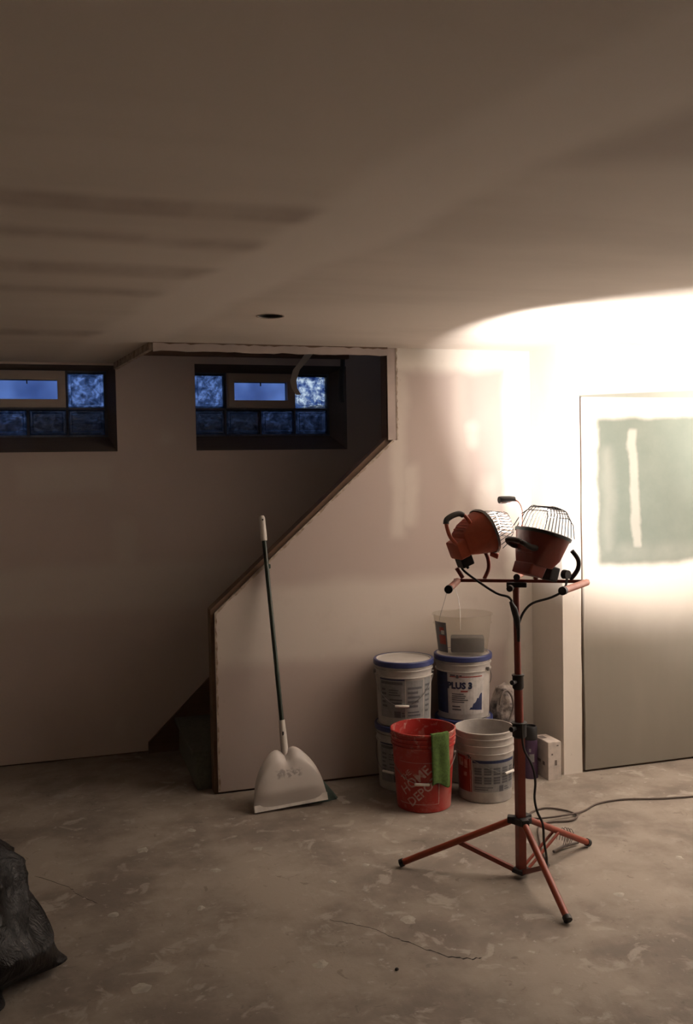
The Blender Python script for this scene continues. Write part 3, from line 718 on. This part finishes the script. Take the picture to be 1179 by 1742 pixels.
# spray can and carton by the corner
sc_ = thing('spray_can', 'tall dark purple can with a black cap beside the white carton', 'can', (2.230, 4.185, 0), face_rot(2.230, 4.185))
MB().lathe([(0, .002), (.034, .002), (.038, 0), (.0385, .004), (.0375, .010), (.0375, .180), (.034, .192), (0, .192)], 32).build('body', M['purple'], sc_, True)
MB().lathe([(0, .1925), (.0355, .1925), (.0365, .196), (.0355, .252), (.032, .258), (.028, .259), (.0275, .250), (0, .250)], 32).build('cap', M['blk'], sc_, True)
rfk = lambda z: .0375
g = MB(); patch(g, rfk, -.1, .55, .085, .125); patch(g, rfk, -.15, .12, .135, .152); g.build('label_panel', M['lbl'], sc_)
bx = thing('carton', 'small upright white carton against the corner of the wall', 'box', (2.320, 4.175, 0))
MB().bb((-.036, -.075, .0), (.036, .075, .188), .002).build('body', M['carton'], bx)
MB().bb((-.034, -.073, .188), (.034, .05, .1895)).build('flap', M['carton'], bx)
MB().bb((-.030, .0, .1895), (.0, .045, .1905)).build('slot', M['spot'], bx)
g = MB()
for q in ((.006, -.076, .085, .012, .026), (-.014, -.076, .128, .008, .008), (.016, -.076, .17, .01, .006)):
    g.bb((q[0]-q[3]/2, q[1], q[2]-q[4]/2), (q[0]+q[3]/2, q[1]+.001, q[2]+q[4]/2))
g.build('printed_mark', M['spot'], bx)
g = MB()
for q in ((-.0372, -.03, .075, .02, .018), (-.0372, .015, .08, .03, .014)):
    g.bb((q[0], q[1]-q[3]/2, q[2]-q[4]/2), (q[0]+.001, q[1]+q[3]/2, q[2]+q[4]/2))
g.build('printed_mark', M['spot'], bx)

# ================================================================== DUSTPAN AND BROOM
dp = thing('dustpan', 'long-handled white dustpan leaning upright against the stair wall', 'dustpan', (0, 0, 0))
# pan frame: bottom edge from A to B on the floor, axis leaning back to the wall
A = Vector((.818, 4.150, .004)); B = Vector((1.166, 4.165, .020)); axis = (Vector((.955, 4.4375, 1.20))-Vector((.985, 4.245, .253))).normalized()
ex = (B-A).normalized(); mid = (A+B)/2
ey = (Vector((.990, 4.235, .260))-mid); ey = (ey-ex*ey.dot(ex)).normalized(); ez = ex.cross(ey)   # ez towards the viewer
if ez.y > 0: ez = -ez
W_ = (B-A).length
H_ = .262; V = []; F = []; nu, nv = 36, 22
for j in range(nv+1):
    v = j/nv
    for i in range(nu+1):
        u = sin((-1+2*i/nu)*pi/2); au = abs(u)
        top = H_*max(.13, (1-au**2.15)**.5)*(1+.0*u)
        top += .010*exp(-((u-.30)/.22)**2)+.006*exp(-((u+.34)/.18)**2)-.022*exp(-(u/.13)**2)
        hv = top*v; vv = hv/H_
        bulge = .034*min(1, vv*3.2+.10)*(1-au**5)*(1-max(0, v-.80)/.20*.85)
        notch = -.020*exp(-(u/.15)**2)*max(0, (vv-.55)/.4)
        V.append(mid+ex*(u*W_/2*(1-.0*vv))+ey*hv+ez*(bulge+notch+.004))
for j in range(nv):
    for i in range(nu): a = j*(nu+1)+i; F.append([a, a+1, a+nu+2, a+nu+1])
t = T('pan_scuffed'); P, px_, py_, pz_ = t.pos()
sm = t.mul(t.box(t.add(px_, t.mul(t.add(t.noise(30, 4), -.5), .06)), .93, 1.04, t.add(pz_, t.mul(t.add(t.noise(34, 4), -.5), .05)), .150, .178, .008), t.step(t.noise(60, 4), .42, .55))
sm = t.mul(sm, .8)
t.col(t.mix(sm, t.mix(t.noise(12, 4), (.55, .50, .46), (.48, .44, .40)), (.25, .22, .20))); t.b.inputs['Roughness'].default_value = .5; M['panm'] = t.m
pn = link_mesh('pan', V, F, M['panm'], dp, True); md = pn.modifiers.new('s', 'SOLIDIFY'); md.thickness = .004
# rolled lip along the bottom
MB().add([A-ex*.002-ez*.0, B-ez*.0+ex*.002, B+ey*.034+ez*.006+ex*.002, A+ey*.030+ez*.006-ex*.002, A+ez*.013, B+ez*.013, B+ey*.034+ez*.013, A+ey*.030+ez*.013],
         [[0, 1, 2, 3], [4, 5, 6, 7], [0, 1, 5, 4], [1, 2, 6, 5], [2, 3, 7, 6], [3, 0, 4, 7]]).build('lip', M['grip'], dp)
J = Vector((.986, 4.240, .235)); K = Vector((.968, 4.262, .385)); TT = Vector((.9525, 4.4435, 1.222)); T2 = Vector((.939, 4.467, 1.338))
# socket runs up the pan back; pole from socket to grip
K = J+(TT-J)*((.385-.235)/(1.222-.235))
MB().tube([J-(K-J)*.15, J, J+(K-J)*.5, K], [.019, .017, .0165, .014], 14).build('socket', M['pan'], dp, True)
MB().box(J+(K-J)*.62+Vector((-.003, -.0155, 0)), (.008, .004, .020), None, .002).build('hang_hole', M['blk'], dp)
MB().tube([K-(K-J)*.1, TT], .0108, 14).build('pole', M['green_h'], dp, True)
dirp = (TT-J).normalized()
Gt = TT+dirp*.118
MB().tube([TT-dirp*.004, TT, Gt-dirp*.01, Gt], [.013, .0155, .0150, .010], 14).build('grip', M['pan'], dp, True)
MB().box(Gt-dirp*.018+Vector((0, -.0145, 0)), (.007, .004, .009), None, .0015).build('hang_hole', M['blk'], dp)
# broom behind the pan
br = thing('broom', 'small dark green broom clipped behind the white dustpan', 'broom', (0, 0, 0))
hb = MB(); bc = Vector((1.07, 4.255, 0)); 
n = 26; V = []; F = []
prof_ = [(0.000, .150, .036), (.03, .145, .034), (.09, .118, .028), (.15, .085, .022)]
for z, hx, hy in prof_:
    for k in range(n):
        a = 2*pi*k/n; j_ = 1+(.05*random.uniform(-1, 1) if z == 0 else 0)
        V.append((1.080+hx*j_*(abs(cos(a))**.6)*(1 if cos(a) > 0 else -1)-z*.35, 4.222+hy*j_*sin(a)+z*.12, max(.001, z)))
for q in range(len(prof_)-1):
    for k in range(n): F.append([q*n+k, q*n+(k+1) % n, (q+1)*n+(k+1) % n, (q+1)*n+k])
F += [list(range(n))[::-1], [(len(prof_)-1)*n+k for k in range(n)]]
MB().add(V, F).build('bristles', M['bristle'], br, True)
MB().box((1.022, 4.243, .165), (.17, .046, .03), None, .008).build('head', M['bristle'], br, True)
o_ = Vector((.005, .024, 0))
b0 = Vector((.998, 4.262, .17)); b1 = Vector((.9625, 4.4495-.001, 1.10))
MB().tube([b0, b1], .0085, 12).build('handle', M['green_h'], br, True)
MB().box(b1+Vector((.006, -.012, -.005)), (.020, .030, .022), None, .005).build('clip', M['bristle'], br, True)

# ================================================================== WORK LIGHT STAND
PX, PY = 1.638, 3.155
ws = thing('work_light_stand', 'orange telescopic tripod stand carrying the work lights', 'tripod', (PX, PY, 0))
MB().tube([(0, 0, .028), (-.001, 0, .565)], .0215, 4, sq=True).build('lower_post', M['rustd'], ws)
MB().tube([(-.001, 0, .5655), (-.004, 0, .745)], .0165, 18).build('middle_post', M['rustd'], ws, True)
MB().tube([(-.004, 0, .7455), (-.008, 0, 1.115)], .0125, 18).build('upper_post', M['rustd'], ws, True)
def collar(z, r, hgt, dx):
    MB().lathe([(r*.8, z-hgt/2), (r, z-hgt/2+.006), (r, z+hgt/2-.008), (r*1.12, z+hgt/2-.004), (r*1.12, z+hgt/2), (r*.7, z+hgt/2+.002), (r*.5, z+hgt/2)], 20, (dx, 0, 0)).build('collar', M['blk'], ws, True)
collar(.560, .0265, .058, -.001); collar(.742, .021, .056, -.004)
MB().tube([(-.02, -.012, .745), (-.045, -.03, .748)], [.006, .009], 10).build('clamp_knob', M['blk'], ws, True)
MB().tube([(-.02, -.012, .57), (-.05, -.03, .573)], [.006, .010], 10).build('clamp_knob', M['blk'], ws, True)
MB().box((0, 0, .215), (.062, .062, .024), Matrix.Rotation(.4, 3, 'Z'), .005).build('hub', M['blk'], ws)
MB().box((0, 0, .024), (.052, .052, .018), Matrix.Rotation(.4, 3, 'Z'), .004).build('lower_hub', M['blk'], ws)
for fx, fy in ((1.240-PX, 3.387-PY), (2.026-PX, 3.318-PY), (1.608-PX, 2.765-PY)):
    d = Vector((fx, fy, 0)); L0 = d.length; d.normalize(); top = d*.030+Vector((0, 0, .215)); foot = Vector((fx, fy, .016))
    lg = MB().tube([top, foot], .0125, 14).build('leg', M['rust'], ws, True)
    ld = (foot-top).normalized(); MB().tube([foot-ld*.012, foot+ld*.004], .0155, 14).build('foot', M['blk'], lg, True)
    j_ = top+(foot-top)*.47; sd = Vector((-d.y, d.x, 0))
    if True and fx < .2: MB().tube([j_-Vector((0, 0, .006)), d*.030+Vector((0, 0, .028))], .0115, 4, sq=True).build('brace', M['rustd'], ws)
    else:
      for s_ in (-1, 1):
        MB().tube([j_+sd*s_*.012-Vector((0, 0, .006)), d*.028+sd*s_*.012+Vector((0, 0, .026))], .0058, 8).build('brace', M['rust'], ws, True)
    MB().box(d*.032+Vector((0, 0, .218)), (.034, .03, .026), Matrix.Rotation(atan2(d.y, d.x), 3, 'Z'), .004).build('bracket', M['blk'], ws)
BZ = 1.122
bl, brr = Vector((1.432-PX, 3.276-PY, BZ)), Vector((1.858-PX, 3.021-PY, BZ))
MB().tube([bl, brr], .0085, 4, sq=True).build('crossbar', M['rustd'], ws)
MB().box((-.006, -.002, BZ-.014), (.075, .026, .020), Matrix.Rotation(-.54, 3, 'Z'), .004).build('head_clamp', M['blk'], ws)
MB().tube([(-.045, -.03, BZ-.022), (-.058, -.045, BZ-.022)], .012, 12).build('clamp_knob', M['blk'], ws, True)
la, lb = Vector((1.322-PX, 3.072-PY, BZ-.006)), Vector((1.440-PX, 3.262-PY, BZ-.002))
MB().tube([la, lb], .0125, 14).build('side_rail', M['salmon'], ws, True); d = (lb-la).normalized()
MB().tube([la-d*.006, la+d*.012], .0150, 14).build('rail_cap', M['blk'], ws, True)
ra, rb2 = Vector((1.650-PX, 2.85-PY, BZ-.004)), Vector((1.842-PX, 3.012-PY, BZ-.002))
MB().tube([ra, rb2], .0125, 14).build('side_rail', M['salmon'], ws, True); d = (rb2-ra).normalized()
MB().tube([ra-d*.006, ra+d*.012], .0150, 14).build('rail_cap', M['blk'], ws, True)
MB().tube([(-.015, -.02, BZ+.016), (.05, .06, BZ+.018)], .010, 12).build('center_rail', M['salmon'], ws, True)
MB().tube([(-.017, -.023, BZ+.016), (-.010, -.013, BZ+.016)], .0125, 12).build('rail_cap', M['blk'], ws, True)
# carrying hook with a foam grip
MB().tube([(.042, .05, BZ+.02), (.043, .05, BZ+.22), (.040, .05, BZ+.268), (.026, .05, BZ+.292), (.006, .048, BZ+.300)], .0060, 12, sub=5).build('carry_handle', M['salmon'], ws, True)
MB().tube([(.012, .048, BZ+.3005), (-.010, .046, BZ+.302), (-.046, .044, BZ+.302), (-.052, .044, BZ+.302)], [.0135, .0145, .0145, .013], 14).build('carry_grip', M['dgrey'], ws, True)

# ---- work light head.  local frame: +Y forward (lens), +Z up, +X side
def frame(fwd, up, origin):
    y = fwd.normalized(); x = y.cross(up).normalized(); z = x.cross(y); mm = Matrix((x, y, z)).transposed().to_4x4(); mm.translation = origin; return mm
def rrect(hw, hh, r, n=5):
    P = []
    for cx, cz, a0 in ((hw-r, hh-r, 0), (-hw+r, hh-r, 90), (-hw+r, -hh+r, 180), (hw-r, -hh+r, 270)):
        for k in range(n): a = R(a0+90*k/(n-1)); P.append((cx+r*cos(a), cz+r*sin(a)))
    return P
def loft(secs, cap0=True, cap1=True):
    g = MB(); V = []; F = []; n = None
    for y, P in secs: n = len(P); V += [(p[0], y, p[1]) for p in P]
    for i in range(len(secs)-1):
        for k in range(n): F.append([i*n+k, i*n+(k+1) % n, (i+1)*n+(k+1) % n, (i+1)*n+k])
    if cap0: F.append(list(range(n))[::-1])
    if cap1: F.append([(len(secs)-1)*n+k for k in range(n)])
    return g.add(V, F)
def sh(P, dx, dz): return [(a+dx, b+dz) for a, b in P]
def work_light(label, mtx, lit):
    t_ = thing('work_light', label, 'work light', (0, 0, 0), 0, 'halogen work lights on the stand'); t_.matrix_world = mtx
    # housing: narrow finned back box flaring to the lens
    fo_ = 1 if lit else -1.3
    secs = [(-.168, sh(rrect(.050, .034, .008), 0, -.022*fo_)), (-.166, sh(rrect(.054, .038, .010), 0, -.022*fo_)), (-.125, sh(rrect(.056, .040, .010), 0, -.018*fo_)),
            (-.122, sh(rrect(.062, .048, .012), 0, -.006*fo_)), (-.085, rrect(.076, .068, .030)), (-.015, rrect(.100, .092, .075)), (0, rrect(.104, .096, .080)),
            (0, rrect(.095, .087, .074)), (-.02, rrect(.085, .077, .06)), (-.075, rrect(.055, .045, .012))]
    loft(secs, True, True).build('housing', M['lampred'] if lit else M['rustd'], t_, True)
    loft([(-.004, rrect(.108, .100, .084)), (.008, rrect(.110, .102, .086)), (.011, rrect(.106, .098, .082)), (.011, rrect(.094, .086, .073)), (.001, rrect(.094, .086, .073)), (-.004, rrect(.096, .088, .075))], False, False).build('front_rim', M['steel'] if lit else M['dgrey'], t_, True)
    if lit: loft([(.004, rrect(.093, .085, .072)), (.020, rrect(.084, .077, .065)), (.034, rrect(.062, .057, .048)), (.041, rrect(.032, .030, .025))]).build('lens', M['lensglow'], t_, True)
    else: loft([(.004, rrect(.093, .085, .072)), (.007, rrect(.093, .085, .072))]).build('lens', M['lens'], t_)
    loft([(-.004, rrect(.090, .082, .070)), (-.055, rrect(.058, .045, .012)), (-.066, rrect(.03, .018, .008))], False, True).build('reflector', M['refl'], t_, True, fix=False)
    MB().tube([(-.05, -.040, 0), (.05, -.040, 0)], .006, 10).build('bulb', M['bulb'] if lit else M['lens'], t_, True)
    # cooling fins on the flank
    g = MB()
    for k in range(5): g.box((0, -.112+k*.014, .052+k*.0055), (.09, .003, .012))
    g.build('cooling_fin', M['lampred'] if lit else M['rustd'], t_)
    # back handle: U bow with dark grip
    if lit:
        MB().tube([(.042, -.155, .0), (.046, -.180, .050), (.046, -.180, .100), (.036, -.168, .124)], .0085, 10, sub=4).build('handle_arm', M['lampred'], t_, True)
        MB().tube([(.042, -.066, .060), (.044, -.072, .085), (.044, -.082, .110), (.036, -.096, .124)], .0085, 10, sub=4).build('handle_arm', M['lampred'], t_, True)
        MB().tube([(.040, -.176, .112), (.038, -.164, .128), (.038, -.132, .133), (.038, -.100, .128), (.040, -.086, .115)], .0125, 12, sub=4).build('handle_grip', M['dgrey'], t_, True)
    else:
        for s_ in (-1, 1): MB().tube([(s_*.058, -.060, .055), (s_*.055, -.066, .085), (s_*.050, -.060, .120), (s_*.034, -.054, .136)], [.013, .009], 10, sub=4).build('handle_arm', M['dgrey'], t_, True)
        MB().tube([(-.040, -.056, .133), (-.022, -.053, .138), (.022, -.053, .138), (.040, -.056, .133)], .0105, 12, sub=3).build('handle_grip', M['dgrey'], t_, True)
    # junction box
    MB().box((0, -.135, -.082), (.062, .058, .044), None, .006).build('junction_box', M['blk'], t_)
    MB().tube([(0, -.135, -.100), (0, -.13, -.118)], [.010, .006], 10).build('cable_gland', M['blk'], t_, True)
    # wire guard
    g = MB(); N = 10
    for k in range(N):
        z = -.078+.156*k/(N-1); e = 1-.25*(abs(z)/.078)**4; hgt = .100*e
        g.tube([(-.094, .012, z), (-.080, .012+hgt*.7, z*.86), (-.058, .012+hgt, z*.74), (.058, .012+hgt, z*.74), (.080, .012+hgt*.7, z*.86), (.094, .012, z)], .0019, 5)
    for xx in (-.055, .055): g.tube([(xx, .012+.080, -.0575), (xx, .106, -.046), (xx, .1123, -.025), (xx, .1123, .025), (xx, .106, .046), (xx, .092, .0575)], .0015, 5, sub=3)
    g.build('wire_guard', M['blk'], t_, True)
    return t_
def yoke(t_, mtx_inv, pts, mt):
    MB().tube([mtx_inv @ Vector(p) for p in pts], [.0085]*1+[.0085], 10, sub=5).build('bracket', mt, t_, True)
mL = frame(LAMP_F, Vector((0, 0, 1)), LAMP_POS) @ Matrix.Scale(.86, 4)
wl_ = work_light('lit orange work light on the left end of the stand crossbar, facing right', mL, True)
fwdR = Vector((.30, .03, .95)); upR = Vector((-.95, -.20, .30))
RP = Vector((1.700, 3.075, 1.290)); mR = frame(fwdR, upR, RP+Vector((0, 0, .004))) @ Matrix.Scale(.93, 4)
wr_ = work_light('unlit dark red work light tipped face up on the right end of the stand', mR, False)
iL, iR = mL.inverted(), mR.inverted()
MB().tube([iL @ Vector(p) for p in [(1.546, 3.235, 1.225), (1.556, 3.235, 1.20), (1.556, 3.232, 1.165), (1.535, 3.226, 1.128)]], .009, 10, sub=5).build('bracket', M['rustd'], wl_, True)
MB().tube([iL @ Vector(p) for p in [(1.548, 3.20, 1.222), (1.575, 3.19, 1.214)]], [.008, .013], 12).build('tilt_knob', M['lampred'], wl_, True)
MB().tube([iR @ Vector(p) for p in [(1.805, 3.05, 1.235), (1.828, 3.045, 1.20), (1.825, 3.045, 1.165), (1.800, 3.055, 1.128)]], .009, 10, sub=5).build('bracket', M['blk'], wr_, True)
MB().tube([iR @ Vector(p) for p in [(1.742, 3.0, 1.156), (1.748, 2.98, 1.156)]], [.019, .017], 14).build('tilt_knob', M['blk'], wr_, True)
MB().tube([iR @ Vector(p) for p in [(1.690, 3.11, 1.165), (1.692, 3.118, 1.130)]], .010, 10).build('mounting_lug', M['rustd'], wr_, True)
MB().tube([iL @ Vector(p) for p in [(1.438, 3.262, 1.170), (1.46, 3.255, 1.132)]], .010, 10).build('mounting_lug', M['rustd'], wl_, True)

# real light of the lit head
for nm, en, size, bl_ in (('work_light_core', CORE_POWER, 76, .6), ('work_light_flood', FLOOD_POWER, 108, .5)):
    ld = bpy.data.lights.new(nm, 'SPOT'); ld.energy = en; ld.color = LAMP_COLOR; ld.spot_size = R(size); ld.spot_blend = bl_; ld.shadow_soft_size = .03
    lo = bpy.data.objects.new(nm, ld); C.objects.link(lo)
    dr = CORE_DIR if nm.endswith('core') else FLOOD_DIR
    lo.location = mL @ Vector((0, .050, 0)); lo.rotation_euler = dr.to_track_quat('-Z', 'Y').to_euler()

# ---- cords
cd = thing('lamp_cord', 'black cord running from the work lights down the stand', 'cord', (0, 0, 0))
MB().tube([(1.452, 3.255, 1.195-.008), (1.455, 3.245, 1.165), (1.478, 3.20, 1.135), (1.535, 3.13, 1.085), (1.580, 3.115, 1.068), (1.598, 3.115, 1.035), (1.612, 3.12, .99), (1.618, 3.122, .955)], .0045, 8, sub=5).build('left_cord', M['cord'], cd, True)
MB().tube([(1.790, 3.06, 1.135), (1.765, 3.04, 1.095), (1.72, 3.05, 1.068), (1.665, 3.09, 1.045), (1.640, 3.115, 1.01), (1.622, 3.122, .965)], .0045, 8, sub=5).build('right_cord', M['cord'], cd, True)
MB().tube([(1.584, 3.110, 1.052), (1.598, 3.112, 1.025), (1.612, 3.118, .990), (1.6215, 3.124, .945), (1.6225, 3.124, .90)], [.006, .012, .013, .008, .006], 10).build('plug_splitter', M['blk'], cd, True)
MB().tube([(1.618, 3.098, .60), (1.622, 3.105, .555), (1.628, 3.10, .50), (1.655, 3.09, .44), (1.664, 3.085, .38), (1.660, 3.085, .32), (1.668, 3.08, .27), (1.690, 3.08, .22), (1.700, 3.09, .15), (1.716, 3.10, .08), (1.735, 3.14, .02), (1.78, 3.20, .006)], .0048, 8, sub=6).build('lower_cord', M['cord'], cd, True)
ec = MB().tube([(1.78, 3.20, .006), (1.82, 3.32, .006), (1.88, 3.46, .006), (1.935, 3.56, .006), (2.00, 3.595, .006), (2.10, 3.58, .006), (2.155, 3.62, .008), (2.14, 3.70, .006), (2.07, 3.755, .006), (1.98, 3.72, .006), (1.96, 3.66, .006), (2.02, 3.63, .012), (2.13, 3.625, .015), (2.22, 3.665, .006), (2.33, 3.725, .006), (2.47, 3.73, .006), (2.60, 3.69, .006), (2.746, 3.66, .006), (3.1, 3.60, .006), (3.6, 3.3, .006)], .0042, 8, sub=7).build('extension_cord', M['cordb'], None, True)
tag(ec, 'brown extension cord coiled on the floor and trailing off to the right', 'cord')
g = MB()
for k in range(5):
    a = .5+k*.5; g.tube([(1.82+.012*k, 3.34, .055-.004*k), (1.845+.012*k, 3.36, .085+.006*sin(k)), (1.875+.010*k, 3.37, .05), (1.86+.008*k, 3.36, .015)], .0015, 5, sub=4)
g.tube([(1.80, 3.33, .012), (1.86, 3.36, .012), (1.94, 3.38, .012)], .006, 8)
g.xf(Matrix.Translation((.055, -.035, 0)))
tag(g.build('wire_bundle', M['spot'], None, True), 'small tangle of grey wire on the floor behind the tripod legs', 'wire')

# ================================================================== BIN BAG (bottom left)
cx, cy = -.62, 3.05; NA, NT = 220, 60; V = []; F = []
def g_(a, s_): return exp(-(a/s_)**2)
for j in range(NT+1):
    t_ = j/NT
    for i in range(NA):
        az = -180+360*i/NA; ar = R(az)
        if t_ < .72:
            q = t_/.72; z = .41*q
            e = [(0, .42), (.07, .415), (.3, .41), (.45, .405), (.85, .37), (1, .31)]
            for (q0, r0), (q1, r1) in zip(e, e[1:]):
                if q <= q1: rb0 = r0+(r1-r0)*(q-q0)/(q1-q0); break
            ext = [(0, .09), (.06, .20), (.12, .18), (.3, .155), (.46, .105), (.88, .108), (1, .105)]
            for (q0, r0), (q1, r1) in zip(ext, ext[1:]):
                if q <= q1: ex_ = r0+(r1-r0)*(q-q0)/(q1-q0); break
            sg = 7+34*min(1, q/.34)**1.25
            r = rb0+ex_*g_(az+1, sg)+.055*g_(az+25, 9)*max(0, 1-q/.12)
        else:
            q = (t_-.72)/.28; z = .41+.10*q*(2-q); r = (.31+.105*g_(az+1, 41))*(1-q)
        n0 = Vector((cos(ar)*2.2, sin(ar)*2.2, z*5))
        f = abs(noise.noise(n0*1.3+Vector((7, 1, 2))))*.075+abs(noise.noise(Vector((az*.045, z*3+az*.02, 5))))*.030+.006*noise.noise(n0*6)
        k = min(1, t_/.10)*min(1, (1-t_)/.2+.1); r -= (f-.02)*k*min(1, r/.2)*(1-.8*g_(az+1, 14)*g_(q if t_ < .72 else 1, .3)); z += .02*noise.noise(n0*1.8)*k
        V.append((cx+r*cos(ar), cy+r*sin(ar), max(.002, z)))
for j in range(NT):
    for i in range(NA): i2 = (i+1) % NA; F.append([j*NA+i, j*NA+i2, (j+1)*NA+i2, (j+1)*NA+i])
F.append(list(range(NA))[::-1])
me = bpy.data.meshes.new('bin_bag'); me.from_pydata(V, [], F); me.validate(); me.materials.append(M['binbag'])
for pz in me.polygons: pz.use_smooth = True
bb_ = bpy.data.objects.new('bin_bag', me); C.objects.link(bb_); tag(bb_, 'creased black plastic bin bag slumped on the floor at the left edge', 'bag')

for o in bpy.data.objects:
    if o.name.split('.')[0] in PRINTS: o['kind'] = 'stuff'
